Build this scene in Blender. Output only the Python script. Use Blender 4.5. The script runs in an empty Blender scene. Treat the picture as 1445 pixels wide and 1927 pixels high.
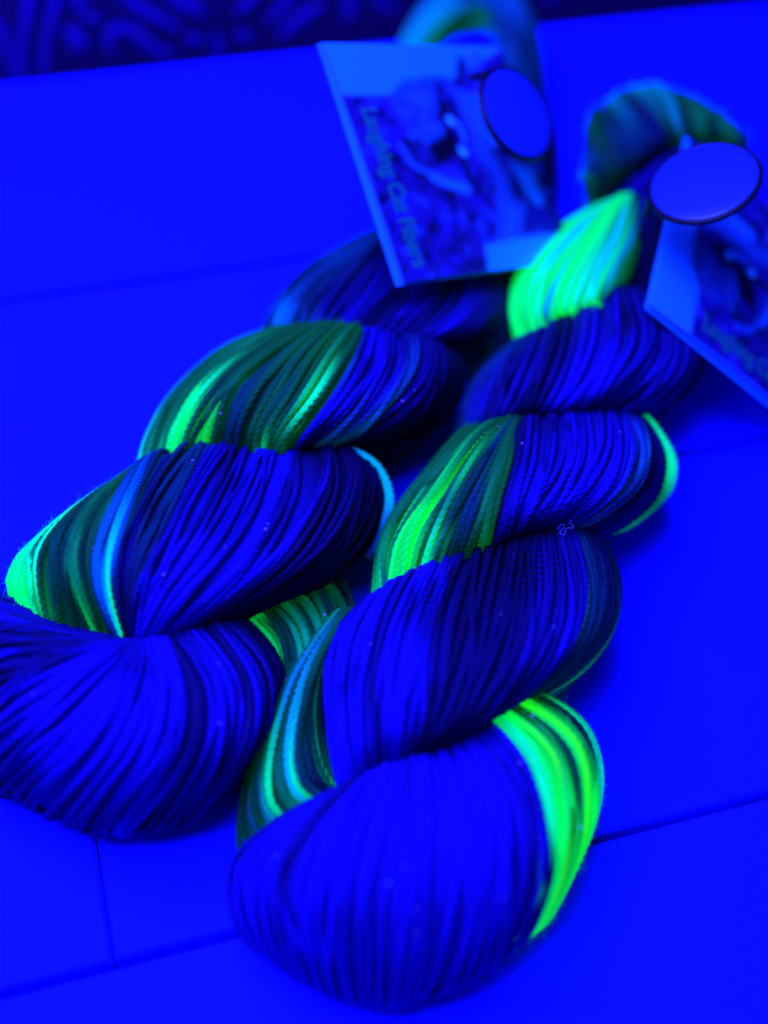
import bpy, math, random
import numpy as np
from mathutils import Vector, Matrix

rng = np.random.default_rng(7)
random.seed(7)
SC = bpy.context.scene
COL = SC.collection

# ------------------------------------------------------------------ camera
# World: X runs along the table planks, Y away from the viewer, Z up, table top at z = 0.
PW, PH, FPX = 1445.0, 1927.0, 2228.0
ROT = np.array([[0.96069614, -0.18354308, 0.20826635],
                [-0.26964749, -0.79529561, 0.54295039],
                [0.06597852, -0.57776884, -0.81352935]])
EYE = np.array([0.0, 0.0, 0.32])


def ray(x, y):
    return ROT @ np.array([x - 722.5, y - 963.5, FPX])


def at(x, y, h):
    """the point at height h seen in this direction from the camera"""
    r = ray(x, y)
    return EYE + r * ((h - EYE[2]) / r[2])


cam = bpy.data.objects.new('camera', bpy.data.cameras.new('camera'))
COL.objects.link(cam)
right, up, back = ROT[:, 0], -ROT[:, 1], -ROT[:, 2]
cam.matrix_world = Matrix(((right[0], up[0], back[0], EYE[0]), (right[1], up[1], back[1], EYE[1]),
                           (right[2], up[2], back[2], EYE[2]), (0, 0, 0, 1)))
cam.data.sensor_fit = 'VERTICAL'
cam.data.sensor_height = 36
cam.data.sensor_width = 27
cam.data.lens = 36 * FPX / PH
cam.data.clip_start = 0.01
cam.data.clip_end = 50
cam.data.dof.use_dof = True
FOCUS = at(960, 900, 0.058)
cam.data.dof.focus_distance = float((FOCUS - EYE) @ ROT[:, 2])
cam.data.dof.aperture_fstop = 3.1
SC.camera = cam

# ------------------------------------------------------------------ light: one ultraviolet lamp over the table
W = bpy.data.worlds.new('World')
SC.world = W
W.use_nodes = True
W.node_tree.nodes['Background'].inputs[0].default_value = (0.01, 0.05, 1.0, 1)
W.node_tree.nodes['Background'].inputs[1].default_value = 0.40
L = bpy.data.lights.new('blacklight_lamp', 'AREA')
L.shape = 'RECTANGLE'
L.size, L.size_y = 0.46, 0.40
L.energy = 27
L.color = (0.05, 0.065, 1.0)
lamp = bpy.data.objects.new('blacklight_lamp', L)
COL.objects.link(lamp)
lamp.location = (-0.12, 0.24, 0.60)
lamp.rotation_euler = (Vector((0.07, 0.22, 0.0)) - lamp.location).to_track_quat('-Z', 'Y').to_euler()
SC.view_settings.view_transform = 'Standard'
SC.view_settings.look = 'None'
SC.view_settings.exposure = 0.0
SC.view_settings.gamma = 1.0
SC.cycles.max_bounces = 6
SC.cycles.diffuse_bounces = 3


# ------------------------------------------------------------------ helpers
def material(name):
    m = bpy.data.materials.new(name)
    m.use_nodes = True
    return m, m.node_tree.nodes, m.node_tree.links, m.node_tree.nodes['Principled BSDF']


def mesh_object(name, verts, faces, mat=None, parent=None, colors=None, smooth=True, kind=None):
    """faces: (n,4) or (n,3) int array, or a list of index lists"""
    me = bpy.data.meshes.new(name)
    verts = np.asarray(verts, dtype=np.float32)
    if isinstance(faces, np.ndarray):
        n, k = faces.shape
        me.vertices.add(len(verts))
        me.vertices.foreach_set('co', verts.ravel())
        me.loops.add(n * k)
        me.loops.foreach_set('vertex_index', faces.ravel().astype(np.int32))
        me.polygons.add(n)
        me.polygons.foreach_set('loop_start', np.arange(0, n * k, k, dtype=np.int32))
        me.polygons.foreach_set('loop_total', np.full(n, k, dtype=np.int32))
        me.update(calc_edges=True)
    else:
        me.from_pydata([tuple(map(float, v)) for v in verts], [], faces)
        me.update()
    me.polygons.foreach_set('use_smooth', np.full(len(me.polygons), smooth))
    if colors is not None:
        a = me.color_attributes.new('dye', 'FLOAT_COLOR', 'POINT')
        c = np.ones((len(verts), 4), dtype=np.float32)
        c[:, :3] = colors
        a.data.foreach_set('color', c.ravel())
    if mat:
        me.materials.append(mat)
    o = bpy.data.objects.new(name, me)
    COL.objects.link(o)
    if parent is not None:
        o.parent = parent
    if kind:
        o['kind'] = kind
    return o


def thing(name, label, cat, loc=(0, 0, 0), group=None):
    o = bpy.data.objects.new(name, None)
    COL.objects.link(o)
    o.location = loc
    o.empty_display_size = 0.02
    o['label'] = label
    o['category'] = cat
    if group:
        o['group'] = group
    return o


def cr(P, u):
    """Catmull-Rom through the rows of P (n, ...) at parameters u in 0..n-1"""
    P = np.asarray(P, float)
    n = len(P)
    u = np.clip(np.asarray(u, float), 0, n - 1)
    i = np.minimum(u.astype(int), n - 2)
    f = (u - i).reshape((-1,) + (1,) * (P.ndim - 1))
    Q = np.concatenate([2 * P[:1] - P[1:2], P, 2 * P[-1:] - P[-2:-1]])
    p0, p1, p2, p3 = Q[i], Q[i + 1], Q[i + 2], Q[i + 3]
    return 0.5 * (2 * p1 + (p2 - p0) * f + (2 * p0 - 5 * p1 + 4 * p2 - p3) * f ** 2 + (3 * p1 - p0 - 3 * p2 + p3) * f ** 3)


def wob(n, scale, k=5):
    """smooth random wander of length n"""
    return cr(rng.normal(0, scale, k + 2), np.linspace(0.3, k + 0.7, n))


def frames(C):
    T = np.gradient(C, axis=0)
    T /= np.linalg.norm(T, axis=1)[:, None] + 1e-12
    ref = np.array([0.23, 0.11, 1.0])
    N = np.zeros_like(T)
    n = ref - T[0] * (ref @ T[0])
    n /= np.linalg.norm(n)
    for i in range(len(T)):
        n = n - T[i] * (n @ T[i])
        n /= np.linalg.norm(n) + 1e-12
        N[i] = n
    return T, N, np.cross(T, N)


def tube(C, r, k=8, plies=0, pitch=0.0055, phase=0.0, amp=0.28):
    """tube about the polyline C; with plies > 0 a rope of twisted plies"""
    T, N, B = frames(C)
    m = len(C)
    s = np.concatenate([[0], np.cumsum(np.linalg.norm(np.diff(C, axis=0), axis=1))])
    r = np.broadcast_to(r, (m,))
    a = np.arange(k) * 2 * np.pi / k
    A = np.broadcast_to(a, (m, k))
    R = np.broadcast_to(r[:, None], (m, k))
    if plies:
        A = a[None, :] + (2 * np.pi * s / pitch)[:, None] + phase
        rel = (a[None, :] * plies) % (2 * np.pi)
        R = R * (1.0 - 0.86 * amp + amp * np.sin(rel / 2))
    V = C[:, None, :] + R[..., None] * (np.cos(A)[..., None] * N[:, None, :] + np.sin(A)[..., None] * B[:, None, :])
    i = np.arange(m - 1)[:, None] * k
    j = np.arange(k)[None, :]
    j2 = (j + 1) % k
    F = np.stack([i + j, i + j2, i + k + j2, i + k + j], -1).reshape(-1, 4)
    return V.reshape(-1, 3), F


def box_mesh(x0, x1, y0, y1, z0, z1, b):
    """box with chamfered upper edges"""
    v = [(x0, y0, z0), (x1, y0, z0), (x1, y1, z0), (x0, y1, z0),
         (x0, y0, z1 - b), (x1, y0, z1 - b), (x1, y1, z1 - b), (x0, y1, z1 - b),
         (x0 + b, y0 + b, z1), (x1 - b, y0 + b, z1), (x1 - b, y1 - b, z1), (x0 + b, y1 - b, z1)]
    f = [[3, 2, 1, 0], [0, 1, 5, 4], [1, 2, 6, 5], [2, 3, 7, 6], [3, 0, 4, 7],
         [4, 5, 9, 8], [5, 6, 10, 9], [6, 7, 11, 10], [7, 4, 8, 11], [8, 9, 10, 11]]
    return v, f


# ------------------------------------------------------------------ materials
def yarn_material():
    m, n, l, p = material('dyed_wool')
    a = n.new('ShaderNodeVertexColor')
    a.layer_name = 'dye'
    geo = n.new('ShaderNodeTexCoord')
    nz = n.new('ShaderNodeTexNoise')
    nz.inputs['Scale'].default_value = 1900
    nz.inputs['Detail'].default_value = 2
    l.new(geo.outputs['Object'], nz.inputs['Vector'])
    mp = n.new('ShaderNodeMapRange')
    mp.inputs['From Min'].default_value = 0.25
    mp.inputs['From Max'].default_value = 0.75
    mp.inputs['To Min'].default_value = 0.72
    mp.inputs['To Max'].default_value = 1.2
    l.new(nz.outputs['Fac'], mp.inputs['Value'])
    mx = n.new('ShaderNodeMix')
    mx.data_type = 'RGBA'
    mx.blend_type = 'MULTIPLY'
    mx.inputs['Factor'].default_value = 1
    l.new(a.outputs['Color'], mx.inputs['A'])
    l.new(mp.outputs['Result'], mx.inputs['B'])
    l.new(mx.outputs['Result'], p.inputs['Base Color'])
    p.inputs['Roughness'].default_value = 0.85
    p.inputs['Specular IOR Level'].default_value = 0.12
    # the green and turquoise dyes fluoresce under ultraviolet: they give off light of their own
    sp = n.new('ShaderNodeSeparateColor')
    l.new(a.outputs['Color'], sp.inputs['Color'])
    k = n.new('ShaderNodeMath')
    k.operation = 'MULTIPLY'
    k.inputs[1].default_value = FLUO
    cl = n.new('ShaderNodeMath')
    cl.operation = 'MULTIPLY'
    cl.use_clamp = True
    cl.inputs[1].default_value = 2.5
    l.new(sp.outputs['Green'], cl.inputs[0])
    l.new(cl.outputs[0], k.inputs[0])
    l.new(mx.outputs['Result'], p.inputs['Emission Color'])
    l.new(k.outputs[0], p.inputs['Emission Strength'])
    return m


FLUO = 0.72
WOOL = yarn_material()


def plain(name, color, rough=0.6, spec=0.3, coat=0.0):
    m, n, l, p = material(name)
    nz = n.new('ShaderNodeTexNoise')
    nz.inputs['Scale'].default_value = 220
    nz.inputs['Detail'].default_value = 3
    r = n.new('ShaderNodeValToRGB')
    r.color_ramp.elements[0].position = 0.3
    r.color_ramp.elements[1].position = 0.7
    r.color_ramp.elements[0].color = tuple(c * 0.9 for c in color) + (1,)
    r.color_ramp.elements[1].color = tuple(color) + (1,)
    l.new(nz.outputs['Fac'], r.inputs['Fac'])
    l.new(r.outputs['Color'], p.inputs['Base Color'])
    p.inputs['Roughness'].default_value = rough
    p.inputs['Specular IOR Level'].default_value = spec
    p.inputs['Coat Weight'].default_value = coat
    p.inputs['Coat Roughness'].default_value = 0.12
    return m


def painted_wood():
    m, n, l, p = material('white_painted_wood')
    tc = n.new('ShaderNodeTexCoord')
    mp = n.new('ShaderNodeMapping')
    mp.inputs['Scale'].default_value = (9, 160, 40)
    l.new(tc.outputs['Object'], mp.inputs['Vector'])
    nz = n.new('ShaderNodeTexNoise')
    nz.inputs['Scale'].default_value = 3.0
    nz.inputs['Detail'].default_value = 6
    l.new(mp.outputs['Vector'], nz.inputs['Vector'])
    r = n.new('ShaderNodeValToRGB')
    e = r.color_ramp.elements
    e[0].position, e[0].color = 0.255, (0.02, 0.003, 0.16, 1)
    e[1].position, e[1].color = 0.305, (0.012, 0.014, 0.85, 1)
    l.new(nz.outputs['Fac'], r.inputs['Fac'])
    l.new(r.outputs['Color'], p.inputs['Base Color'])
    b = n.new('ShaderNodeBump')
    b.inputs['Strength'].default_value = 0.25
    b.inputs['Distance'].default_value = 0.0006
    l.new(nz.outputs['Fac'], b.inputs['Height'])
    l.new(b.outputs['Normal'], p.inputs['Normal'])
    p.inputs['Roughness'].default_value = 0.8
    p.inputs['Specular IOR Level'].default_value = 0.04
    return m


PAINT = painted_wood()
WALL = plain('dark_wallpaper', (0.02, 0.003, 0.07), 0.9, 0.1)
MOTIF = plain('wallpaper_pattern', (0.03, 0.004, 0.27), 0.8, 0.1)

# ------------------------------------------------------------------ the setting: table of planks, wall behind
table = thing('plank_table', 'white painted table top of wide wooden planks under the two yarn hanks', 'table', (0.1, 0.16, 0))


def plank(x0, x1, y0, y1):
    g, g2 = 0.0011, 0.0003
    v, f = box_mesh(x0 + g2, x1 - g2, y0 + g, y1 - g, -0.02, 0.0, 0.0009)
    v = np.array(v) - np.array([0.1, 0.16, 0])
    return mesh_object('plank', v, f, PAINT, table, smooth=False)


EDGES = [-0.156, -0.032, 0.0915, 0.2143, 0.338, 0.4705]
BUTTS = [[0.21], [0.36], [-0.0246], [0.52], [0.33]]
for i in range(5):
    xs = [-0.75] + BUTTS[i] + [1.1]
    for a, b in zip(xs[:-1], xs[1:]):
        plank(a, b, EDGES[i], EDGES[i + 1])
v, f = box_mesh(-0.74, 1.09, -0.15, 0.465, -0.04, -0.0205, 0.001)
mesh_object('under_board', np.array(v) - np.array([0.1, 0.16, 0]), f, WALL, table, smooth=False)

YW = 0.505
wv, wf = box_mesh(-1.2, 1.6, 0, 0.02, -0.7, 0.9, 0.001)
wall = mesh_object('wall', np.array(wv) + np.array([0, YW, 0]), wf, WALL, smooth=False, kind='structure')


def on_wall(x, y):
    r = ray(x, y)
    return EYE + r * ((YW - EYE[1]) / r[1])


def scroll(path, widths):
    """a raised leaf or stem of the wallpaper pattern: a ribbon with a rounded face"""
    P = np.array([on_wall(*q) for q in path])
    u = np.linspace(0, len(P) - 1, 28)
    C = cr(P, u)
    w = np.maximum(cr(np.array(widths, float), u), 2) * 0.5 * 0.62 / FPX
    T = np.gradient(C, axis=0)
    T /= np.linalg.norm(T, axis=1)[:, None]
    S = np.cross(T, [0, 1, 0])
    S /= np.linalg.norm(S, axis=1)[:, None] + 1e-9
    off = np.array([-1, -0.6, 0, 0.6, 1])
    dep = np.array([0.0008, -0.0006, -0.0012, -0.0006, 0.0008])
    V = C[:, None] + S[:, None] * (off[None, :] * w[:, None])[..., None]
    V[..., 1] += dep[None, :]
    i = np.arange(27)[:, None] * 5
    j = np.arange(4)[None, :]
    F = np.stack([i + j, i + j + 1, i + j + 6, i + j + 5], -1).reshape(-1, 4)
    mesh_object('scroll_motif', V.reshape(-1, 3), F, MOTIF, wall)


SCROLLS = [
    ([(62, -30), (52, 30), (45, 90), (44, 150)], [24, 22, 20, 22]),
    ([(118, -30), (100, 30), (88, 90), (84, 135)], [20, 20, 20, 22]),
    ([(-20, 20), (8, 70), (22, 120), (26, 160)], [10, 26, 22, 10]),
    ([(120, 60), (140, 68), (150, 88), (140, 98)], [20, 40, 40, 16]),
    ([(160, -30), (152, 0), (150, 20)], [34, 30, 12]),
    ([(150, 30), (175, 35), (190, 45)], [10, 18, 8]),
    ([(215, 105), (205, 75), (225, 55), (262, 68), (290, 95), (325, 100)], [12, 24, 28, 30, 26, 10]),
    ([(225, -25), (250, 5), (285, 30), (335, 55)], [14, 28, 28, 16]),
    ([(330, -25), (350, 5), (385, 30)], [40, 52, 16]),
    ([(352, 75), (368, 76), (380, 80)], [14, 28, 14]),
    ([(445, 62), (458, 70), (470, 74)], [12, 30, 14]),
    ([(490, -20), (470, 5), (445, 25)], [22, 26, 10]),
    ([(560, -25), (535, 12), (505, 42)], [16, 24, 12]),
    ([(610, 8), (575, 30), (550, 52), (525, 70)], [10, 40, 34, 10]),
    ([(405, 60), (412, 90), (410, 115)], [18, 24, 14]),
    ([(655, -15), (660, 20), (650, 40)], [20, 36, 12]),
    ([(700, -20), (720, 10), (745, 20)], [20, 24, 10]),
    ([(1060, -40), (1045, -15), (1030, 8)], [18, 24, 10]),
]
for p, w in SCROLLS:
    scroll(p, w)

# ------------------------------------------------------------------ yarn
PAL = {  # dye colours as they reflect under the blacklight; navy patches also carry painted shade
    'B': (.012, .002, .31), 'M': (.007, .002, .15), 'N': (.004, .0015, .055), 'K': (.003, .001, .02),
    'G': (.0, .95, .05), 'Y': (.012, .95, .015), 'W': (.03, .93, .008), 'T': (.0, .85, .12), 'C': (.0, .45, .36), 'A': (.0, .14, .34),
    'D': (.0, .15, .012), 'O': (.0, .11, .020), 'P': (.0, .075, .022), 'E': (.0, .04, .060), 'L': (.0, .45, .04),
    'S': (.0, .28, .065), 'H': (.0, .27, .21), 'J': (.0, .10, .19), 'I': (.0, .22, .035),
}


def lobe_grid(lobe):
    """guide lines of a lobe (rows across, columns along) as points in space"""
    G = np.array(lobe['g'], float)                       # (ng, ns, 2)
    ng, ns = G.shape[:2]
    d = np.linalg.norm(np.diff(G[:, ns // 2], axis=0), axis=1) + 12
    t = np.concatenate([[0], np.cumsum(d)])
    t /= t[-1]
    s = np.linspace(0, 1, ns)
    H = cr(np.array(lobe['h'], float), s * (len(lobe['h']) - 1)) * 0.01
    E = cr(np.array(lobe['e'], float), s * (len(lobe['e']) - 1)) * 0.01
    P = np.zeros((ng, ns, 3))
    for i in range(ng):
        prof = (1 - abs(2 * t[i] - 1) ** 2.4) ** 0.5
        for j in range(ns):
            P[i, j] = at(G[i, j, 0], G[i, j, 1], E[j] + (H[j] - E[j]) * prof)
    ext = lobe.get('ext', 0.35)

    def tuck(r0, r1, how):
        cen = r0.mean(0)
        d = (r0 - r1) * ext
        n1 = r0 + d * 0.9 + (cen - r0) * 0.06
        n1[:, 2] = r0[:, 2] - 0.007
        n2 = r0 + d * 1.4 + (cen - r0) * 0.18
        n2[:, 2] = r0[:, 2] - 0.019
        if how == 'under':
            inn = P.reshape(-1, 3).mean(0)
            n1 = r0 + (inn - r0) * 0.20
            n1[:, 2] = 0.0045
            n2 = r0 + (inn - r0) * 0.50
            n2[:, 2] = 0.003
        return n1, n2
    a1, a2 = tuck(P[:, 0], P[:, 1], lobe.get('start', 'down'))
    b1, b2 = tuck(P[:, -1], P[:, -2], lobe.get('end', 'down'))
    P = np.concatenate([a2[:, None], a1[:, None], P, b1[:, None], b2[:, None]], 1)
    P[..., 2] = np.maximum(P[..., 2], 0.003)
    return P, t


def dye_at(lobe, gi, s):
    """colour keys: list of (guide index, 'XYZ' at s = 0, .5, 1)"""
    keys = lobe['c']
    gk = np.array([k[0] for k in keys], float)
    ck = np.array([[np.interp(np.linspace(0, 1, 7), np.linspace(0, 1, len(k[1])), [PAL[ch][q] for ch in k[1]]) for q in range(3)] for k in keys])
    ck = np.swapaxes(ck, 1, 2)                                   # (nk, 7, 3)
    gi = np.clip(gi, gk[0], gk[-1])
    i = np.clip(np.searchsorted(gk, gi, side='right') - 1, 0, len(gk) - 2)
    f = np.clip((gi - gk[i]) / (gk[i + 1] - gk[i] + 1e-9), 0, 1)
    f = np.clip((f - 0.5) * 1.8 + 0.5, 0, 1)                     # dye steps are fairly abrupt
    c = ck[i] * (1 - f)[:, None, None] + ck[i + 1] * f[:, None, None]
    ss = np.clip(s, 0, 1) * (ck.shape[1] - 1)
    j = np.minimum(ss.astype(int), ck.shape[1] - 2)
    q = (ss - j)[:, None]
    ar = np.arange(len(gi))
    return c[ar, j] * (1 - q) + c[ar, j + 1] * q


FUZZ_SEEDS = {}


def build_lobe(hank, lobe):
    P, t = lobe_grid(lobe)
    origin = np.array(hank.location)
    ng, nr = P.shape[:2]
    ns = nr - 4
    r0 = lobe.get('r', 0.00100)
    fine = lobe.get('fine', 0)
    # core: the body of the lobe just under its outer strands, closed below
    ug = np.linspace(0, ng - 1, 41)
    us = np.linspace(0, nr - 1, 44)
    top = cr(np.swapaxes(cr(P, ug), 0, 1), us)                  # (44, 41, 3)
    left, rgt = top[:, :1], top[:, -1:]
    w = np.linspace(0, 1, 25)[None, 1:-1, None]
    width = np.linalg.norm(rgt - left, axis=2)[..., None]
    sag = np.minimum(width * 0.42, np.maximum(np.minimum(left[..., 2:], rgt[..., 2:]) - 0.003, 0.002)) * np.sqrt(1 - (2 * w - 1) ** 2)
    bot = rgt + (left - rgt) * w
    bot[..., 2] = np.maximum(bot[..., 2] - sag[..., 0], 0.0025)
    ringp = np.concatenate([top, bot], 1)                       # (44, 64, 3)
    cen = ringp.mean(1, keepdims=True)
    dv = ringp - cen
    ln = np.linalg.norm(dv, axis=2, keepdims=True) + 1e-9
    core = cen + dv * np.maximum(ln - r0 * 1.7, ln * 0.3) / ln
    m, k = core.shape[:2]
    i = np.arange(m - 1)[:, None] * k
    j = np.arange(k)[None, :]
    j2 = (j + 1) % k
    F = np.stack([i + j, i + k + j, i + k + j2, i + j2], -1).reshape(-1, 4)
    gi = np.broadcast_to(np.concatenate([ug, np.interp(w[0, :, 0], [0, 1], [ng - 1, 0])])[None, :], (m, k)).ravel()
    ssp = np.broadcast_to(((us - 2) / (ns - 1))[:, None], (m, k)).ravel()
    cc = dye_at(lobe, gi, ssp) * 0.75  # dye dimmed on the core: painted shade in the gaps between strands
    sec = mesh_object('twist_section', core.reshape(-1, 3) - origin, F, WOOL, hank, cc)
    if 'label' in lobe:
        sec['label'] = lobe['label']
    # outer strands, evenly spaced over the widest part
    arc = np.linalg.norm(np.diff(top, axis=1), axis=2).sum(1)
    wide = int(np.argmax(arc))
    acc = np.concatenate([[0], np.cumsum(np.linalg.norm(np.diff(top[wide], axis=0), axis=1))])
    N = max(4, int(round(acc[-1] / (r0 * 1.52))))
    N = min(N, lobe.get('max', 60) + 8)
    gpos = np.interp((np.arange(N) + 0.5) / N * acc[-1], acc, ug)
    pitch_g = (ng - 1) / N
    blot = rng.normal(0, 1, (max(7, ng), 7))                # uneven dye: darker blotches that run over neighbouring strands
    kk = 12 if fine else 8
    over = lobe.get('over', [])
    far = []
    n_cross = N + lobe.get('cross', 3)
    for a in range(n_cross + len(over)):
        length_guess = 0.09
        M = 150 if fine == 2 else (96 if fine else 56)
        uu = np.linspace(0, nr - 1, M)
        lift = 0.0
        sunk = 0.0011 if rng.random() < lobe.get('sunk', 0.07) else 0.0
        if a < N:
            gg = gpos[a] + rng.normal(0, 0.5) * pitch_g + wob(M, 0.8 * pitch_g, 4)
            lift = rng.normal(0.0, 0.0002) + wob(M, 0.00028) - sunk
        elif a >= n_cross:                                  # a strand of one plain dye lying on the others
            gg = over[a - n_cross][0] + wob(M, 0.5 * pitch_g, 4)
            lift = 0.0007
        else:                                               # a stray strand crossing the others
            g0 = rng.uniform(0.12, 0.88) * (ng - 1)
            gg = g0 + np.linspace(-1, 1, M) * rng.choice([-1, 1]) * rng.uniform(2.5, 6) * pitch_g + wob(M, 0.6 * pitch_g)
            lift = 0.0009
        gg = np.clip(gg, 0.0, ng - 1.0)
        # sample the surface at (gg, uu)
        rows = cr(np.swapaxes(P, 0, 1), uu)                 # (M, ng, 3)
        Q = np.concatenate([2 * rows[:, :1] - rows[:, 1:2], rows, 2 * rows[:, -1:] - rows[:, -2:-1]], 1)
        i0 = np.minimum(gg.astype(int), ng - 2)
        fr = (gg - i0)[:, None]
        ar = np.arange(M)
        p0, p1, p2, p3 = Q[ar, i0], Q[ar, i0 + 1], Q[ar, i0 + 2], Q[ar, i0 + 3]
        C = 0.5 * (2 * p1 + (p2 - p0) * fr + (2 * p0 - 5 * p1 + 4 * p2 - p3) * fr ** 2 + (3 * p1 - p0 - 3 * p2 + p3) * fr ** 3)
        c0 = cr(cen[:, 0], np.interp(uu, us, np.arange(len(us))))
        d = C - c0
        d /= np.linalg.norm(d, axis=1)[:, None] + 1e-9
        C = C + d * np.broadcast_to(lift, (M,))[:, None]
        C[:, 2] = np.maximum(C[:, 2], r0 * 0.9)
        rr = r0 * rng.uniform(0.84, 1.12) * (1 + wob(M, 0.04, 9))
        V, F = tube(C, rr, kk, 3 if fine else 0, 0.0074, rng.uniform(0, 6), 0.30 if fine == 2 else 0.2)
        s = (uu - 2) / (ns - 1)
        sj = lobe.get('sj', 0.10)
        col = dye_at(lobe, gg + rng.normal(0, lobe.get('gj', 0.6)) * pitch_g, s + rng.normal(0, sj) + wob(M, 0.03))
        col = col * np.clip(rng.normal(1, 0.09) + wob(M, 0.07, 7), 0.5, 1.3)[:, None]
        bs = np.clip(s + rng.normal(0, 0.07), 0, 1) * 6
        bg = np.clip(gg / (ng - 1) + rng.normal(0, 0.008), 0, 1) * (len(blot) - 1)
        b0 = np.minimum(bg.astype(int), len(blot) - 2)
        row = blot[b0] * (1 - (bg - b0))[:, None] + blot[b0 + 1] * (bg - b0)[:, None]
        b1 = np.minimum(bs.astype(int), 5)
        ar2 = np.arange(M)
        bn = row[ar2, b1] * (1 - (bs - b1)) + row[ar2, b1 + 1] * (bs - b1)
        amount = lobe.get('blot', 0.55) * np.where(col[:, 1] > col[:, 2], 0.3, 1.0)
        col = col * (1 - amount * np.clip((bn - 0.25) * 2.2, 0, 1))[:, None]
        if a >= n_cross:
            ck = np.array([PAL[ch] for ch in over[a - n_cross][1]])
            col = cr(ck, np.clip(s, 0, 1) * (len(ck) - 1)) * (1 + wob(M, 0.07, 7))[:, None]
        colv = np.repeat(np.clip(col, 0, 0.97), kk, 0)
        if not fine:                                        # far, blurred strands: joined per section
            far.append((V - origin, F, colv))
            continue
        mesh_object('yarn_strand', V - origin, F, WOOL, sec, colv)
        if fine:
            FUZZ_SEEDS.setdefault(hank.name, []).append((C, col, r0))
    if far:
        st = np.cumsum([0] + [len(q[0]) for q in far])
        mesh_object('far_strands', np.concatenate([q[0] for q in far]), np.concatenate([q[1] + b for q, b in zip(far, st)]), WOOL, sec,
                    np.concatenate([q[2] for q in far]), kind='stuff')
    # strands of the underside, seen only from the sides
    VV, FF, CC, nv = [], [], [], 0
    for wq in np.linspace(0.04, 0.96, max(6, N // 2)):
        idx = np.linspace(0, m - 1, 26)
        u = 41 + wq * 22
        seg = np.stack([cr(ringp[q], np.array([u]))[0] for q in range(m)])
        C = cr(seg, idx)
        C[:, 2] = np.maximum(C[:, 2], r0)
        V, F = tube(C, r0 * 1.15, 6)
        VV.append(V)
        FF.append(F + nv)
        nv += len(V)
        CC.append(np.repeat(dye_at(lobe, np.full(26, (1 - wq) * (ng - 1)), np.linspace(-.2, 1.2, 26)), 6, 0))
    mesh_object('hidden_strands', np.concatenate(VV) - origin, np.concatenate(FF), WOOL, sec, np.concatenate(CC), kind='stuff')
    return sec


def extra_strand(hank, sec, path, heights, color, r=0.00115, n=1, spread=0.0, name='yarn_strand'):
    origin = np.array(hank.location)
    for q in range(n):
        P = np.array([at(x, y, h * 0.01) for (x, y), h in zip(path, heights)])
        C = cr(P, np.linspace(0, len(P) - 1, 90)) + np.stack([wob(90, spread + 1e-5) for _ in range(3)], 1)
        V, F = tube(C, r, 12, 3, 0.0062, rng.uniform(0, 6))
        ck = np.array([PAL[ch] for ch in color])
        col = cr(ck, np.linspace(0, len(ck) - 1, 90)) * rng.uniform(0.85, 1.1)
        mesh_object(name, V - origin, F, WOOL, sec, np.repeat(np.clip(col, 0, .97), 12, 0))


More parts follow.
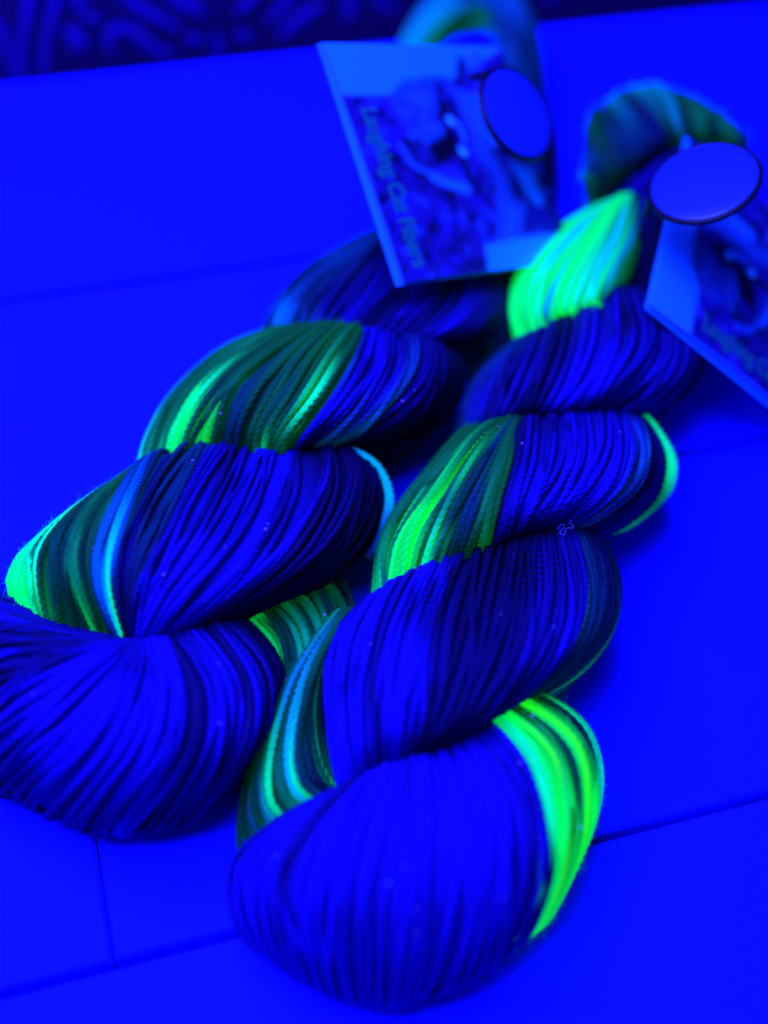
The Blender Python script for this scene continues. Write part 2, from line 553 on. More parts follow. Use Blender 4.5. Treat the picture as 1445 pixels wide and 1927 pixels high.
HANK_R = [
 dict(label='blue front loop with a bright green edge', fine=1, start='down', end='under', blot=.35, cross=8, max=62, over=[(6.6,'GWWG'),(7.3,'YWYG'),(6.25,'TTGT'),(7.75,'OPGT'),(6.95,'PPOLG'),(7.9,'DTCTL')],
  sunk=.32, h=[4.4, 5.5, 5.3, 4.0, 1.4], e=[3.6, 3.0, 2.2, 1.5, 0.8],
  g=[[(640,1482),(520,1540),(445,1610),(430,1700),(470,1775)],
     [(665,1478),(565,1560),(505,1660),(512,1765),(560,1842)],
     [(700,1462),(650,1560),(625,1680),(632,1785),(650,1878)],
     [(765,1432),(755,1550),(745,1680),(738,1790),(725,1893)],
     [(830,1410),(868,1530),(870,1660),(855,1775),(820,1872)],
     [(900,1382),(975,1480),(1000,1600),(975,1715),(920,1822)],
     [(928,1362),(990,1440),(1025,1560),(1025,1665),(982,1765)],
     [(975,1335),(1062,1410),(1088,1520),(1070,1635),(1005,1748)],
     [(1015,1308),(1095,1360),(1127,1450),(1110,1560),(1025,1732)]],
  c=[(0,'NMM'),(.5,'MBB'),(1,'MBB'),(1.3,'NMB'),(1.6,'BBB'),(2.8,'BBB'),(3,'MBM'),(3.3,'BBB'),(4.6,'BBB'),(5,'MMB'),(5.6,'BBB'),(5.9,'NNM'),(6.05,'TTG'),
     (6.5,'GGG'),(6.75,'DGG'),(6.95,'DDG'),(7.1,'YGG'),(7.5,'GGG'),(7.7,'DLG'),(7.85,'TCT'),(8,'DTL')], gj=.5, sj=.05),
 dict(label='blue and navy section second from the front', fine=1, cross=8, max=58,
  h=[4.5, 5.8, 6.2, 5.6, 3.9], e=[3.6, 3.4, 3.2, 3.0, 2.8],
  g=[[(650,1165),(618,1230),(612,1310),(622,1400),(640,1488)],
     [(720,1112),(680,1200),(665,1300),(668,1400),(682,1468)],
     [(800,1077),(755,1180),(735,1290),(730,1380),(728,1447)],
     [(870,1055),(835,1170),(815,1280),(795,1370),(762,1428)],
     [(940,1030),(920,1150),(890,1270),(840,1370),(785,1424)],
     [(1000,1012),(1000,1130),(970,1240),(905,1340),(830,1410)],
     [(1060,1004),(1075,1110),(1050,1210),(985,1300),(890,1378)],
     [(1095,1006),(1120,1100),(1105,1190),(1040,1270),(940,1348)],
     [(1132,1018),(1167,1100),(1156,1190),(1095,1265),(1010,1315)]],
  c=[(0,'MBB'),(.9,'BBB'),(1.2,'MBB'),(1.5,'MNB'),(1.7,'BBM'),(2.5,'MBB'),(2.9,'NBM'),(3.1,'KNN'),(4.2,'KNK'),(4.8,'KNN'),(5.3,'NMM'),(6.1,'NMB'),(6.6,'MBB'),  # dark middle: navy dye with some shade put into the colour
     (6.72,'OSS'),(6.85,'EEE'),(7.5,'NEE'),(8,'KES')], sj=.12),
 dict(label='green and teal strands low on the left side', fine=1, cross=2, over=[(.5,'OPOJ'),(.95,'SOSH'),(1.1,'SHTS'),(1.75,'OHCS'),(1.9,'SHTI'),(3.1,'IOIL'),(3.85,'SIOS')], max=26,
  h=[3.4, 3.4, 3.2, 2.8, 2.2], e=[2.6, 2.0, 1.6, 1.2, .9],
  g=[[(600,1180),(530,1280),(478,1420),(450,1525),(452,1590)],
     [(625,1165),(555,1270),(512,1400),(505,1500),(535,1550)],
     [(642,1158),(585,1250),(552,1380),(560,1470),(600,1515)],
     [(652,1158),(605,1240),(585,1350),(595,1440),(630,1500)],
     [(662,1160),(620,1230),(612,1310),(622,1400),(645,1492)]],
  c=[(0,'DPO'),(.5,'OPO'),(.75,'IOH'),(1.0,'DPO'),(1.4,'OOS'),(1.8,'SHS'),(2.05,'SHI'),(2.3,'OPE'),(2.8,'DPN'),(3.05,'IPI'),(3.3,'OPD'),(3.7,'PND'),(4,'ISI')], sj=.06),
 dict(label='section half dark green, half blue, third from the front', fine=2, cross=3, max=58, over=[(.15,'DDDIL'),(1.65,'DDLSTT'),(3.0,'DOIOD'),(3.7,'DDDII')],
  h=[4.6, 5.8, 6.0, 5.2, 3.6], e=[3.4, 3.4, 3.2, 3.0, 2.8],
  g=[[(985,768),(890,795),(800,885),(715,1000),(702,1122)],
     [(982,770),(910,815),(838,910),(775,1010),(755,1102)],
     [(980,772),(930,830),(875,920),(835,1010),(812,1084)],
     [(976,776),(950,850),(915,940),(890,1010),(868,1066)],
     [(970,782),(957,860),(935,940),(920,1000),(908,1048)],
     [(1000,774),(990,860),(965,940),(945,1000),(925,1042)],
     [(1060,772),(1062,850),(1030,930),(990,985),(955,1028)],
     [(1130,778),(1140,840),(1112,915),(1050,975),(990,1016)],
     [(1190,785),(1212,850),(1188,920),(1110,980),(1025,1008)],
     [(1212,790),(1248,860),(1230,940),(1160,998),(1092,1010)]],
  c=[(0,'DDDIL'),(.25,'DDIOT'),(.4,'DDDPI'),(.5,'DDIGG'),(.75,'DDLGYG'),(1.0,'DDIGGG'),(1.25,'DDDIGG'),(1.4,'DIODI'),(1.55,'DIIPLG'),(1.75,'DILOGT'),(1.95,'DIOPIS'),(2.1,'DPEPO'),(2.6,'POEPO'),(2.75,'DDOPP'),(2.95,'DIIDO'),(3.15,'DOPPD'),(3.4,'DODPD'),(3.6,'DDOID'),(3.8,'DDIDD'),(4.1,'IDDDI'),
     (4.22,'NNN'),(5.0,'NMN'),(5.5,'NBM'),(6,'MMN'),(6.5,'NBB'),(7.5,'MBB'),(8.0,'MJB'),(8.3,'KNN'),(8.7,'NMN'),(9,'KNM')], sj=.10),
 dict(label='blurred blue section with navy streaks', fine=0, cross=4, max=44, r=.0012,
  h=[4.6, 5.6, 5.6, 4.8, 3.2], e=[3.2, 3.2, 3.0, 2.8, 2.5],
  g=[[(975,640),(915,685),(878,735),(862,795),(852,835)],
     [(1010,625),(962,690),(932,750),(915,795),(905,820)],
     [(1060,595),(1030,680),(1005,740),(988,778),(975,800)],
     [(1110,568),(1105,650),(1070,730),(1030,772),(1005,792)],
     [(1160,553),(1175,640),(1130,720),(1080,767),(1045,785)],
     [(1210,560),(1235,640),(1200,710),(1140,762),(1085,788)],
     [(1265,595),(1290,660),(1260,720),(1200,768),(1135,792)],
     [(1300,630),(1322,670),(1300,728),(1240,772),(1190,794)]],
  c=[(0,'EEE'),(.7,'EME'),(1,'NNN'),(1.6,'NME'),(2,'KNN'),(2.6,'NMM'),(3,'MBB'),(3.6,'NBB'),(4.1,'NBM'),(4.6,'NMN'),(5.2,'NMM'),(6,'NMB'),(7,'NNM')], sj=.12),
 dict(label='bright green and turquoise blurred section', blot=.1, fine=0, cross=2, max=34, r=.0012,
  h=[4.4, 5.4, 5.6, 5.2, 4.2], e=[3.2, 3.4, 3.4, 3.2, 3.0],
  g=[[(1135,384),(1058,427),(985,500),(960,575),(980,645)],
     [(1150,380),(1085,435),(1025,510),(1003,580),(1015,632)],
     [(1165,377),(1118,440),(1068,520),(1048,580),(1055,605)],
     [(1180,377),(1150,445),(1108,520),(1088,572),(1092,592)],
     [(1195,381),(1185,445),(1150,512),(1128,560),(1128,580)],
     [(1207,390),(1213,440),(1192,500),(1157,550),(1150,572)]],
  c=[(0,'GGG'),(.7,'TGG'),(1.1,'CTT'),(1.3,'TGG'),(1.6,'GCH'),(1.9,'GGT'),(2.3,'GTG'),(2.8,'LTT'),(3.2,'DCT'),(3.6,'DTT'),(4,'OCS'),(4.4,'DSC'),(5,'DDO')], sj=.08),
 dict(label='dark navy section below the label', fine=0, cross=2, max=34, r=.0012,
  h=[4.2, 4.6, 4.6, 4.4, 3.6], e=[3.0, 3.0, 3.0, 2.8, 2.5],
  g=[[(1285,262),(1230,285),(1178,330),(1150,385),(1140,410)],
     [(1320,275),(1270,310),(1225,360),(1195,420),(1170,470)],
     [(1370,290),(1330,340),(1280,400),(1235,470),(1200,540)],
     [(1410,300),(1390,370),(1340,450),(1280,540),(1230,590)],
     [(1420,330),(1420,420),(1380,520),(1320,610),(1270,650)]],
  c=[(0,'NNN'),(.5,'MMN'),(1,'NMK'),(1.5,'KKK'),(4,'KKK')], sj=.08),
 dict(label='turquoise and dark green far end loop', fine=0, cross=1, max=34, r=.0012,
  h=[3.6, 4.8, 5.0, 4.4, 3.0], e=[2.6, 3.0, 3.2, 3.0, 2.4], start='down', end='down',
  g=[[(1100,345),(1097,335),(1096,325),(1104,335),(1112,348)],
     [(1108,225),(1118,250),(1135,290),(1150,325),(1162,345)],
     [(1150,190),(1175,215),(1205,255),(1222,290),(1235,312)],
     [(1218,163),(1242,190),(1262,225),(1275,258),(1280,280)],
     [(1285,178),(1305,200),(1318,230),(1322,255),(1320,272)],
     [(1345,207),(1360,225),(1368,245),(1368,265),(1362,280)],
     [(1400,250),(1407,260),(1410,270),(1408,282),(1402,292)]],
  c=[(0,'OHO'),(.5,'EJE'),(1,'DPE'),(1.5,'OEE'),(2,'HEN'),(2.4,'ONE'),(2.8,'HOE'),(3.2,'HHO'),(3.6,'DPE'),(4,'OIO'),(4.5,'DPD'),(5,'OID'),(5.5,'EED'),(6,'JEE')], sj=.05),
]
HANK_L = [
 dict(label='blue front loop running out of view on the left', fine=1, start='down', end='under', cross=8, max=66,
  sunk=.2, h=[4.2, 5.4, 5.2, 3.8, 1.4], e=[3.4, 3.0, 2.4, 1.6, .8],
  g=[[(232,1204),(120,1178),(20,1125),(-70,1080),(-150,1110)],
     [(240,1207),(125,1215),(10,1230),(-90,1280),(-150,1334)],
     [(252,1209),(170,1255),(70,1326),(-20,1396),(-60,1454)],
     [(268,1209),(225,1285),(155,1381),(80,1451),(30,1502)],
     [(285,1207),(275,1300),(230,1406),(165,1486),(118,1546)],
     [(302,1203),(328,1300),(310,1406),(255,1491),(200,1564)],
     [(332,1195),(392,1290),(390,1396),(340,1491),(285,1559)],
     [(380,1180),(452,1280),(455,1386),(405,1476),(345,1544)],
     [(420,1170),(492,1260),(497,1356),(450,1446),(395,1519)],
     [(450,1160),(522,1245),(523,1336),(490,1416),(430,1492)]],
  c=[(0,'NNB'),(.4,'NMB'),(.7,'MNM'),(1,'NMB'),(1.3,'BNM'),(1.7,'BBB'),(3.6,'BBB'),(4.4,'BBM'),(4.9,'BBN'),(5.2,'MBB'),(5.5,'NNB'),(5.8,'NNN'),(6.2,'NBM'),(6.8,'MBN'),(7.2,'NNM'),(7.6,'NBN'),(8.1,'NMN'),(8.5,'NKM'),(9,'KNN')], sj=.10),
 dict(label='pale green strands low on the right side', fine=1, cross=2, max=26,
  h=[2.9, 3.1, 3.0, 2.6, 2.2], e=[2.2, 2.0, 1.6, 1.3, 1],
  g=[[(450,1155),(505,1200),(524,1260),(522,1330),(500,1420)],
     [(520,1140),(550,1180),(562,1240),(550,1310),(530,1390)],
     [(575,1125),(602,1170),(607,1220),(592,1290),(565,1350)],
     [(645,1095),(665,1135),(662,1185),(645,1240),(620,1300)]],
  c=[(0,'ITI'),(.3,'LSL'),(.5,'OPD'),(.9,'OPE'),(1.1,'SSO'),(1.4,'ISD'),(1.7,'OPE'),(2,'ISO'),(2.3,'PPE'),(2.6,'DOE'),(3,'KPK')], sj=.06),
 dict(label='section with green left corner and blue middle, second from the front', fine=1, over=[(3.42,'EJAAE'),(3.5,'EJAAE'),(4.0,'JACTT'),(4.06,'EACTT'),(2.45,'DDIII'),(1.0,'ITTTL'),(.75,'ITTTT'),(4.4,'EEJEE')], cross=8, max=64,
  h=[4.4, 5.7, 6.1, 5.4, 3.8], e=[3.0, 3.0, 2.8, 2.7, 2.6],
  g=[[(212,912),(110,980),(45,1040),(24,1080),(22,1112)],
     [(225,903),(135,968),(84,1030),(75,1090),(90,1153)],
     [(240,892),(165,958),(130,1030),(135,1100),(162,1170)],
     [(258,880),(205,948),(170,1030),(175,1110),(208,1190)],
     [(282,866),(247,935),(213,1030),(210,1110),(236,1205)],
     [(335,850),(282,930),(245,1030),(236,1120),(246,1207)],
     [(400,848),(350,930),(300,1030),(265,1120),(254,1209)],
     [(470,849),(430,930),(380,1030),(310,1130),(264,1210)],
     [(540,845),(520,930),(460,1040),(370,1130),(287,1207)],
     [(610,842),(610,920),(550,1030),(450,1120),(332,1197)],
     [(655,843),(680,910),(630,1020),(520,1110),(402,1178)],
     [(690,850),(722,920),(700,1020),(610,1100),(480,1152)]],
  c=[(0,'DGG'),(.35,'LTG'),(.6,'ITT'),(.85,'DIL'),(1.1,'DOI'),(1.5,'OPO'),(2,'IPO'),(2.3,'DIL'),(2.55,'DPD'),(3,'DOD'),(3.3,'SOE'),(3.5,'EAA'),(3.7,'NEN'),(3.9,'AAC'),(4.1,'ACT'),(4.25,'NNE'),
     (5,'ENN'),(5.7,'EEN'),(6.1,'MNB'),(6.4,'NBB'),(6.9,'NBB'),(7.3,'BBB'),(7.7,'MBB'),(8.0,'BBM'),(8.3,'NBB'),(8.7,'KBB'),(8.95,'KNM'),(9.4,'KNN'),(10.4,'KNN'),(11,'NKN')], sj=.07),
 dict(label='section half dark green, half blue, third from the front', fine=2, cross=3, max=58, over=[(1.2,'DDTGT'),(4.55,'DDTID'),(3.85,'DDOIT')],
  h=[4.5, 5.7, 6.0, 5.2, 3.8], e=[3.2, 3.2, 3.0, 2.8, 2.6],
  g=[[(545,612),(430,650),(330,735),(280,815),(264,876)],
     [(575,608),(470,655),(382,730),(335,800),(318,858)],
     [(605,604),(510,660),(432,730),(397,800),(388,856)],
     [(632,602),(560,660),(500,730),(460,800),(452,858)],
     [(662,601),(610,660),(560,740),(512,810),(497,866)],
     [(690,604),(660,670),(615,750),(562,820),(530,866)],
     [(712,605),(700,680),(655,750),(600,810),(562,850)],
     [(752,608),(755,680),(715,750),(650,810),(592,845)],
     [(795,615),(818,680),(792,750),(730,805),(632,844)],
     [(832,635),(870,690),(857,760),(792,817),(692,842)]],
  c=[(0,'DDIT'),(.3,'DDPI'),(.55,'DIDDD'),(.75,'DIDIL'),(.9,'DDLGT'),(1.1,'DDGTG'),(1.3,'DILGT'),(1.42,'DDDOI'),(1.6,'DDPOI'),(1.75,'DDOLG'),(2.0,'DDILY'),(2.12,'DDPDD'),(2.35,'DPEPE'),(2.7,'DOPEP'),(3.0,'DDPPD'),(3.3,'DOODP'),(3.6,'DDPOD'),(3.75,'DDOIS'),(3.95,'DDPDI'),(4.2,'DODPD'),(4.45,'DITDP'),(4.58,'DDDPD'),(4.8,'DODDD'),(5.2,'IDDDD'),
     (5.4,'BBN'),(5.9,'MBM'),(6.4,'BMM'),(6.9,'MMJ'),(7.3,'MJJ'),(7.6,'NMN'),(8.2,'NNN'),(9,'KKK')], sj=.09),
 dict(label='blurred section with pale blue stripes', fine=0, cross=3, max=44, r=.0012,
  h=[3.0, 4.3, 4.9, 4.6, 3.4], e=[2.5, 2.8, 3.0, 2.8, 2.5],
  g=[[(705,435),(598,490),(530,550),(497,610),(480,652)],
     [(735,430),(650,500),(588,560),(560,615),(550,640)],
     [(765,430),(705,510),(655,575),(625,615),(615,640)],
     [(800,440),(765,540),(715,595),(680,630),(672,645)],
     [(860,460),(842,550),(795,605),(745,640),(732,655)],
     [(920,480),(922,560),(885,610),(805,645),(792,662)],
     [(960,500),(974,560),(945,620),(865,660),(850,675)]],
  c=[(0,'EEJ'),(.5,'EJH'),(.8,'EEN'),(1,'JJH'),(1.3,'ENE'),(1.6,'NNA'),(1.9,'NNN'),(2.4,'NMN'),(3,'KNN'),(3.5,'NMM'),(4,'KNN'),(4.6,'KMN'),(5.3,'KNK'),(6,'KNK')], sj=.08),
 dict(label='dark navy section below the label', fine=0, cross=2, max=40, r=.0012,
  h=[3.0, 2.8, 2.4, 2.2, 2.0], e=[2.4, 2.2, 1.8, 1.7, 1.6],
  g=[[(850,110),(815,220),(790,320),(780,400),(790,450)],
     [(900,100),(880,220),(860,320),(850,410),(850,470)],
     [(950,110),(950,220),(930,330),(915,420),(905,490)],
     [(990,130),(1015,230),(1010,330),(985,430),(955,510)],
     [(1010,160),(1045,250),(1048,330),(1030,430),(985,520)]],
  c=[(0,'NNN'),(1,'KNN'),(2,'KKK'),(3,'KKN'),(4,'KKK')], sj=.08),
 dict(label='turquoise far end loop standing above the label', fine=0, cross=1, max=22, r=.0012, ext=.1,
  h=[3.4, 4.6, 5.0, 5.0, 4.6, 3.8, 2.8], e=[2.8, 3.8, 4.2, 4.2, 4.0, 3.2, 2.4],
  g=[[(752,150),(762,60),(830,-25),(910,-50),(985,-10),(1012,80),(1018,190)],
     [(772,150),(785,68),(845,0),(910,-20),(965,15),(990,95),(1000,190)],
     [(790,150),(800,78),(852,22),(908,5),(950,32),(970,105),(985,190)],
     [(806,150),(815,90),(860,42),(905,22),(936,50),(950,115),(968,190)]],
  c=[(0,'HHJJEEE'),(1,'SHHJJEE'),(2,'SSHJJEE'),(3,'DIOHJJE')], sj=.04),
]

hank_right = thing('yarn_hank', 'right yarn hank, twisted blue wool with a bright green edge on its front loop', 'yarn hank', tuple(at(870, 1300, 0)), 'twisted yarn hanks on the table')
hank_left = thing('yarn_hank', 'left yarn hank, twisted blue and green wool whose front loop runs off the left edge', 'yarn hank', tuple(at(470, 1000, 0)), 'twisted yarn hanks on the table')
for hank, lobes in ((hank_right, HANK_R), (hank_left, HANK_L)):
    secs = [build_lobe(hank, lb) for lb in lobes]
    if hank is hank_right:
        extra_strand(hank, secs[3], [(1190,782),(1222,800),(1250,845),(1256,890),(1240,935),(1185,985),(1110,1010),(1090,1015)], [3.0,3.2,3.2,3.0,2.8,2.6,2.6,2.4], 'TTTTSSDS', .0018, 2, .0006)
    else:
        extra_strand(hank, secs[2], [(660,846),(690,858),(718,890),(732,940),(716,1000),(690,1050)], [4.0,3.8,3.4,3.2,3.0,2.8], 'ACCCAE', .0012, 2, .0004)


# loose fibres standing off the strands
def fuzz(hank, count):
    seeds = FUZZ_SEEDS[hank.name]
    VV, FF, CC, nv = [], [], [], 0
    org = np.array(hank.location)
    for _ in range(count):
        C, col, r = seeds[rng.integers(len(seeds))]
        i = rng.integers(int(len(C) * .15), int(len(C) * .85))
        tdir = C[i + 1] - C[i]
        tdir /= np.linalg.norm(tdir)
        side = rng.normal(0, 1, 3)
        side[2] = abs(side[2]) * 0.8
        side -= tdir * (side @ tdir)
        side /= np.linalg.norm(side)
        ln = rng.uniform(0.0012, 0.0038)
        q = np.linspace(0, 1, 4)[:, None]
        curl = rng.normal(0, 0.5, 3)
        p = C[i] + side * r * 0.6 + ln * q * (tdir * rng.choice([-1, 1]) * 0.8 + side * rng.uniform(0.12, 0.5)) + curl * ln * q ** 2 * 0.5
        V, F = tube(p, 0.00002 * (1.3 - q[:, 0]), 3)
        VV.append(V)
        FF.append(F + nv)
        nv += len(V)
        CC.append(np.broadcast_to(np.minimum(col[i] * 1.0 + 0.0, .97), (len(V), 3)))
    mesh_object('loose_fibres', np.concatenate(VV) - org, np.concatenate(FF), WOOL, hank, np.concatenate(CC), kind='stuff')


fuzz(hank_right, 20000)
fuzz(hank_left, 20000)

# ------------------------------------------------------------------ folded labels with the cat photograph
BLACK = plain('black_elastic', (0.004, 0.002, 0.01), 0.5, 0.3)
ENAMEL = plain('glossy_badge_face', (0.010, 0.03, 0.38), 0.42, 0.45, 0.25)
PAPER = plain('white_card', (0.02, 0.34, 0.85), 0.6, 0.2)


def print_material():
    m, n, l, p = material('printed_card')
    a = n.new('ShaderNodeVertexColor')
    a.layer_name = 'dye'
    l.new(a.outputs['Color'], p.inputs['Base Color'])
    p.inputs['Roughness'].default_value = 0.5
    p.inputs['Specular IOR Level'].default_value = 0.2
    return m


PRINT = print_material()
INK = plain('teal_ink', (0.005, 0.19, 0.15), 0.6, 0.2)
INK_EDGE = plain('dark_ink', (0.01, 0.004, 0.08), 0.6, 0.2)
CW, CH = 0.085, 0.081


def plane_hit(x, y, P0, n):
    r = ray(x, y)
    return EYE + r * (((P0 - EYE) @ n) / (r @ n))


# card one from its visible corners
P0 = at(605, 80, 0.100)
a_ = ray(757, 533)
a_ /= np.linalg.norm(a_)
P1 = EYE + a_ * np.linalg.norm(P0 - EYE) * 0.935
U1 = P1 - P0
b_ = ray(941, 88)
b_ /= np.linalg.norm(b_)
P3 = EYE + b_ * (U1 @ (P0 - EYE)) / (U1 @ b_)
V1 = P3 - P0
CARD1 = (P0, U1 / np.linalg.norm(U1), V1 / np.linalg.norm(V1), np.linalg.norm(U1), np.linalg.norm(V1))
th, ph = math.radians(32.5), math.radians(320)
n2 = np.array([math.sin(th) * math.cos(ph), math.sin(th) * math.sin(ph), math.cos(th)])
Q0 = at(1220, 575, 0.06)
u2 = plane_hit(1445, 750, Q0, n2) - Q0
u2 /= np.linalg.norm(u2)
v2 = np.cross(n2, u2)
CARD2 = (Q0, u2, v2, CARD1[3], CARD1[4])


def uv1(x, y):
    n = np.cross(CARD1[1], CARD1[2])
    d = plane_hit(x, y, CARD1[0], n) - CARD1[0]
    return np.array([d @ CARD1[1] / CARD1[3], d @ CARD1[2] / CARD1[4]])


def paint_cat():
    """the printed photograph: a tabby with its mouth wide open, as blocks of ink on a grid"""
    n = 150
    X, Y = np.meshgrid(np.linspace(0, 1, n), np.linspace(0, 1, n), indexing='ij')
    img = np.zeros((n, n, 3))
    img[:] = (.02, .008, .17)

    def lay(mask, c):
        img[:] = img * (1 - mask[..., None]) + np.array(c) * mask[..., None]

    def pts(P):
        return np.array([uv1(*p) for p in P])

    def poly(P, c, soft=.012):
        P = pts(P)
        inside = np.zeros((n, n), bool)
        dist = np.full((n, n), 9.0)
        j = len(P) - 1
        for i in range(len(P)):
            (x1, y1), (x2, y2) = P[i], P[j]
            cross = ((y1 > Y) != (y2 > Y)) & (X < (x2 - x1) * (Y - y1) / (y2 - y1 + 1e-12) + x1)
            inside ^= cross
            dx, dy = x2 - x1, y2 - y1
            tt = np.clip(((X - x1) * dx + (Y - y1) * dy) / (dx * dx + dy * dy + 1e-12), 0, 1)
            dist = np.minimum(dist, np.hypot(X - x1 - tt * dx, Y - y1 - tt * dy))
            j = i
        lay(np.clip(0.5 + np.where(inside, dist, -dist) / soft / 2, 0, 1), c)

    def stroke(P, w, c, soft=.010):
        P = pts(P)
        dist = np.full((n, n), 9.0)
        for (x1, y1), (x2, y2) in zip(P[:-1], P[1:]):
            dx, dy = x2 - x1, y2 - y1
            tt = np.clip(((X - x1) * dx + (Y - y1) * dy) / (dx * dx + dy * dy + 1e-12), 0, 1)
            dist = np.minimum(dist, np.hypot(X - x1 - tt * dx, Y - y1 - tt * dy))
        lay(np.clip(0.5 + (w - dist) / soft / 2, 0, 1), c)
    # mottled fur
    for _ in range(420):
        x, y = rng.uniform(0, 1, 2)
        a = rng.uniform(0, 3.14)
        l, w = rng.uniform(.02, .06), rng.uniform(.010, .024)
        u_, v_ = (X - x) * np.cos(a) + (Y - y) * np.sin(a), -(X - x) * np.sin(a) + (Y - y) * np.cos(a)
        k = np.exp(-(u_ / l) ** 2 - (v_ / w) ** 2) * .85
        lay(k, [(.004, .002, .025), (.02, .008, .26), (.02, .05, .36), (.006, .003, .06)][rng.integers(4)])
    white, pale, mid, dark = (.02, .34, .80), (.02, .14, .5), (.02, .025, .26), (.003, .002, .012)
    poly([(596,70),(960,70),(930,100),(880,130),(850,150),(800,155),(760,165),(740,180),(640,180),(618,120)], white)
    stroke([(742,182),(760,160),(800,152),(835,150)], .012, dark, .02)
    poly([(742,190),(770,165),(810,170),(815,200),(790,235),(760,225)], pale, .05)
    stroke([(760,200),(785,205),(775,225)], .012, (.01, .006, .2), .03)
    poly([(860,105),(878,110),(878,140),(855,148)], dark, .02)
    poly([(885,100),(905,100),(900,130),(885,135)], pale, .02)
    poly([(850,170),(890,180),(915,230),(925,270),(895,265),(870,215)], pale, .03)
    stroke([(900,190),(925,265)], .02, white, .03)
    poly([(755,262),(800,262),(838,240),(860,262),(858,290),(832,315),(800,312),(775,295)], dark, .02)
    poly([(782,280),(798,278),(808,298),(796,304)], mid, .04)
    stroke([(772,257),(818,235)], .009, pale, .03)
    stroke([(798,264),(832,243)], .010, pale, .03)
    stroke([(752,277),(774,311),(822,337),(874,356)], .009, pale, .02)
    stroke([(832,200),(836,225),(845,262)], .018, dark, .02)
    stroke([(866,290),(876,320),(888,345)], .020, dark, .02)
    stroke([(862,235),(872,265)], .008, white, .012)
    for p in ((845,228), (868,286)):
        stroke([p, (p[0] + 2, p[1] + 1)], .020, (.05, .6, .8), .012)
    stroke([(815,334),(845,346),(874,356)], .010, white, .03)
    poly([(805,325),(840,310),(862,330),(850,338)], mid, .02)
    stroke([(905,280),(940,330),(955,400)], .03, pale, .05)
    poly([(960,310),(1000,320),(1020,380),(1010,390),(985,360)], white, .02)
    poly([(985,380),(1030,400),(1040,430),(995,420)], (.01, .008, .2), .02)
    poly([(955,390),(985,385),(975,440),(940,450)], pale, .04)
    poly([(912,462),(960,450),(1000,445),(1060,440),(1060,520),(920,520)], white, .015)
    img[:, :2] = (.02, .15, .8)
    return X, Y, img


GX, GY, IMG = paint_cat()


def make_text(body, size):
    cu = bpy.data.curves.new('lettering', 'FONT')
    cu.body = body
    cu.size = size
    cu.extrude = 0.00004
    cu.offset = 0.0003
    cu.resolution_u = 4
    return cu


def card(frame, label):
    p0, u, v, w, h = frame
    n = np.cross(u, v)
    root = thing('hang_tag', label, 'label card', (0, 0, 0), 'folded labels tied to the hanks')
    M = Matrix(((u[0], v[0], n[0], p0[0]), (u[1], v[1], n[1], p0[1]), (u[2], v[2], n[2], p0[2]), (0, 0, 0, 1)))
    root.matrix_world = M
    N = GX.shape[0]
    bow = 0.0006 * np.sin(np.pi * GX)
    fr = np.stack([GX * w, GY * h, bow], -1).reshape(-1, 3)
    bk = fr - np.array([0, 0, 0.00035])
    i = np.arange(N - 1)[:, None] * N
    j = np.arange(N - 1)[None, :]
    F = np.stack([i + j, i + N + j, i + N + j + 1, i + j + 1], -1).reshape(-1, 4)
    K = N * N
    rim = np.concatenate([np.arange(N) * N, (N - 1) * N + np.arange(1, N), (np.arange(N - 2, -1, -1)) * N + N - 1, np.arange(N - 2, 0, -1)])
    R2 = np.roll(rim, -1)
    S = np.stack([rim, rim + K, R2 + K, R2], -1)
    cols = np.concatenate([IMG.reshape(-1, 3), np.broadcast_to((.02, .34, .85), (K, 3))])
    mesh_object('front_leaf', np.concatenate([fr, bk]), np.concatenate([F, F[:, ::-1] + K, S]), PRINT, root, cols)
    g = 0.0011
    bl = np.array([[-.0002, -.0007, -g], [w, -.0006, -g - .0012], [w - .0003, h + .0006, -g - .001], [0, h + .0006, -g]])
    bl = np.concatenate([bl, bl - np.array([0, 0, .00035])])
    mesh_object('back_leaf', bl, [[0, 1, 2, 3], [7, 6, 5, 4], [0, 4, 5, 1], [1, 5, 6, 2], [2, 6, 7, 3], [3, 7, 4, 0]], PAPER, root, smooth=False)
    cu = make_text('Laughing Cat Fibers', 0.0088)
    o = bpy.data.objects.new('tmp_text', cu)
    COL.objects.link(o)
    dg = bpy.context.evaluated_depsgraph_get()
    me = bpy.data.meshes.new_from_object(o.evaluated_get(dg))
    bpy.data.objects.remove(o)
    co = np.zeros(len(me.vertices) * 3, np.float32)
    me.vertices.foreach_get('co', co)
    co = co.reshape(-1, 3)
    x0, x1 = co[:, 0].min(), co[:, 0].max()
    tx0, tx1 = uv1(672, 205)[0] * w, uv1(778, 505)[0] * w
    sx = (tx1 - tx0) / (x1 - x0)
    co[:, 0] = tx0 + (co[:, 0] - x0) * sx
    co[:, 1] = 0.0066 + co[:, 1] * max(sx, .95) * 1.05
    co[:, 2] += 0.0001 + 0.0006 * np.sin(np.pi * co[:, 0] / w)
    me2 = me.copy()
    me.vertices.foreach_set('co', co.ravel())
    me.materials.clear()
    me.materials.append(INK)
    me.update()
    t = bpy.data.objects.new('lettering', me)
    COL.objects.link(t)
    t.parent = root
    return root


card1 = card(CARD1, 'folded card label with a laughing tabby cat photo, upright on the left hank')
card2 = card(CARD2, 'folded card label with cat photo cut off by the right picture edge')


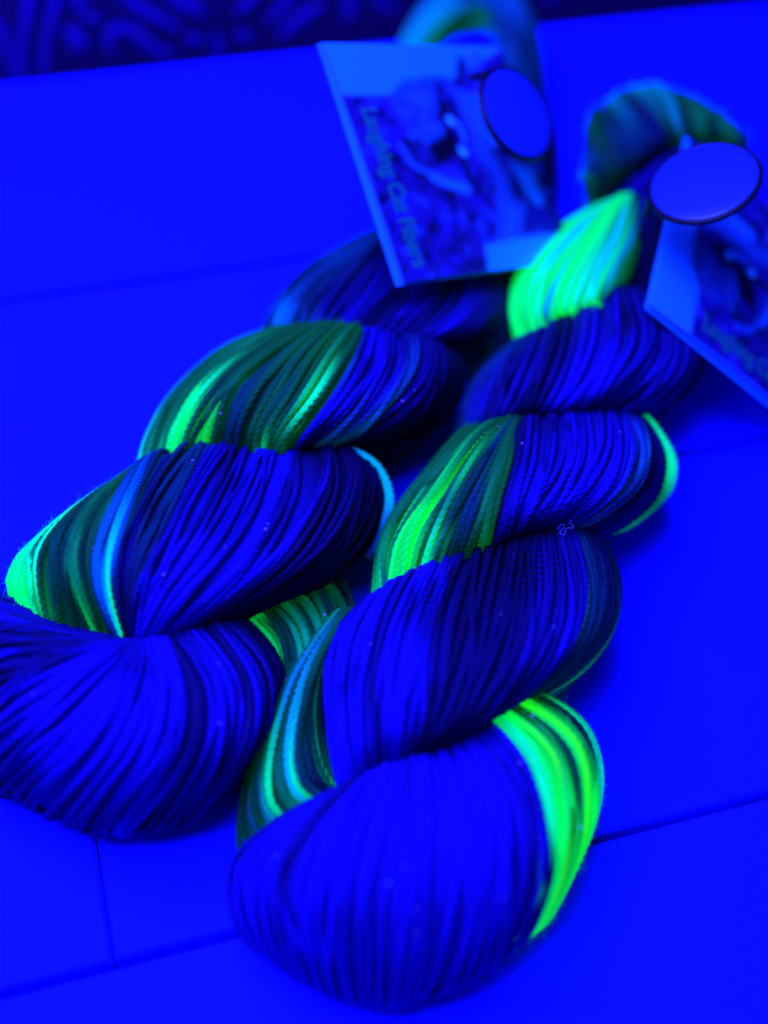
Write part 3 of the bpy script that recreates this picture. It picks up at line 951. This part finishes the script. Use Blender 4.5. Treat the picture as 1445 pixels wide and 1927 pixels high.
# ------------------------------------------------------------------ round glossy badges with black rims
def badge(cx, cy, h, major, minor, ang, label):
    c = at(cx, cy, h)
    view = c - EYE
    dist = float(view @ ROT[:, 2])
    view /= np.linalg.norm(view)
    a = math.radians(ang)
    maj = ROT @ np.array([math.cos(a), math.sin(a), 0])
    mnr = ROT @ np.array([-math.sin(a), math.cos(a), 0])
    maj -= view * (maj @ view)
    maj /= np.linalg.norm(maj)
    mnr -= view * (mnr @ view) + maj * (mnr @ maj)
    mnr /= np.linalg.norm(mnr)
    R = major / FPX * dist
    ct = minor / major
    st = math.sqrt(1 - ct * ct)
    cand = [-view * ct + mnr * st, -view * ct - mnr * st]
    n = max(cand, key=lambda q: q[2])
    y = np.cross(n, maj)
    root = thing('badge', label, 'badge', (0, 0, 0), 'round badges on the labels')
    root.matrix_world = Matrix(((maj[0], y[0], n[0], c[0]), (maj[1], y[1], n[1], c[1]), (maj[2], y[2], n[2], c[2]), (0, 0, 0, 1)))

    def lathe(prof, k=48):
        V, F = [], []
        for r, z in prof:
            for q in range(k):
                b = 2 * math.pi * q / k
                V.append((r * math.cos(b), r * math.sin(b), z))
        m = len(prof)
        for i in range(m - 1):
            for q in range(k):
                F.append([i * k + q, i * k + (q + 1) % k, (i + 1) * k + (q + 1) % k, (i + 1) * k + q])
        return V, F
    # shallow domed face
    prof = [(R * math.sin(b), 0.0009 + 0.0014 * math.cos(b)) for b in np.linspace(math.pi / 2, 0.0005, 10)]
    V, F = lathe(prof)
    mesh_object('face', V, F, ENAMEL, root)
    rim = [(R * 1.0 + 0.0010 * math.cos(b), 0.0004 + 0.0010 * math.sin(b)) for b in np.linspace(0, 2 * math.pi, 13)]
    V, F = lathe(rim)
    mesh_object('rim', V, F, BLACK, root)
    V, F = lathe([(R, -0.0002), (R * .98, -.0012), (R * .9, -.0020), (0.0001, -.0022)])
    mesh_object('back', V, [q[::-1] for q in F], BLACK, root)
    q = np.linspace(0, 1, 30)[:, None]
    C = np.array([[-R * .95, R * .1, .0005]]) * (1 - q) + np.array([[-R * 1.15, R * .2, -.010]]) * q
    C = C + np.array([0, 0, .0005]) * np.sin(q * math.pi)
    V, F = tube(C, 0.0013, 8)
    mesh_object('cord', V, F, BLACK, root)
    return root


badge(970, 216, .082, 89, 53, 60, 'round glossy badge with black rim on the laughing cat card of the left hank')
badge(1325, 346, .088, 101, 68, -14, 'round glossy badge with black rim at top corner of the right hank card')

# ------------------------------------------------------------------ lint and glitter
LINT = plain('lint', (.85, .35, .9), .8, .1)
GLINT = plain('glitter', (.9, .9, .95), .2, .8)


def specks(name, pts, rad, mat, label, cat):
    VV, FF = [], []
    for p, r in zip(pts, rad):
        b = len(VV)
        for d in ((1, 0, 0), (-1, 0, 0), (0, 1, 0), (0, -1, 0), (0, 0, 1), (0, 0, -1)):
            VV.append(p + np.array(d) * r * rng.uniform(.7, 1.3))
        for t in ((0, 2, 4), (2, 1, 4), (1, 3, 4), (3, 0, 4), (2, 0, 5), (1, 2, 5), (3, 1, 5), (0, 3, 5)):
            FF.append([b + q for q in t])
    o = mesh_object(name, VV, FF, mat, smooth=False, kind='stuff')
    o['label'] = label
    o['category'] = cat
    return o


seeds = FUZZ_SEEDS['yarn_hank'] + FUZZ_SEEDS['yarn_hank.001']
pts, rad = [], []
for _ in range(170):
    C, col, r = seeds[rng.integers(len(seeds))]
    i = rng.integers(int(len(C) * .2), int(len(C) * .8))
    pts.append(C[i] + np.array([0, -.3, 1.0]) * r * 1.0)
    rad.append(rng.uniform(.00008, .00020))
specks('glitter', pts, rad, GLINT, 'tiny bright glitter specks scattered over the yarn strands', 'glitter')

pts, rad = [], []
for _ in range(34):
    C, col, r = seeds[rng.integers(len(seeds))]
    i = rng.integers(int(len(C) * .2), int(len(C) * .8))
    pts.append(C[i] + np.array([0, -.3, 1.0]) * r * 1.1)
    rad.append(rng.uniform(.00025, .00045))
specks('dust_specks', pts, rad, LINT, 'pale violet dust specks lying on the yarn', 'dust')

C = [at(1052 + x * .8, 985 + y * .8, .050) for x, y in ((-4, 14), (0, 6), (8, 2), (12, 10), (4, 16), (2, 24), (12, 26), (14, 16), (20, 10), (30, 12), (32, 4), (24, -2), (30, -8))]
V, F = tube(cr(np.array(C), np.linspace(0, len(C) - 1, 70)), (.00009), 5)
o = mesh_object('lint_curl', V, F, plain('lint_thread', (.12, .16, .5), .8, .1))
o['label'] = 'tiny pale curl of lint on the right hank where two sections meet'
o['category'] = 'lint'
print('tris', sum(len(o.data.polygons) * 2 for o in SC.objects if o.type == 'MESH'), len(SC.objects))
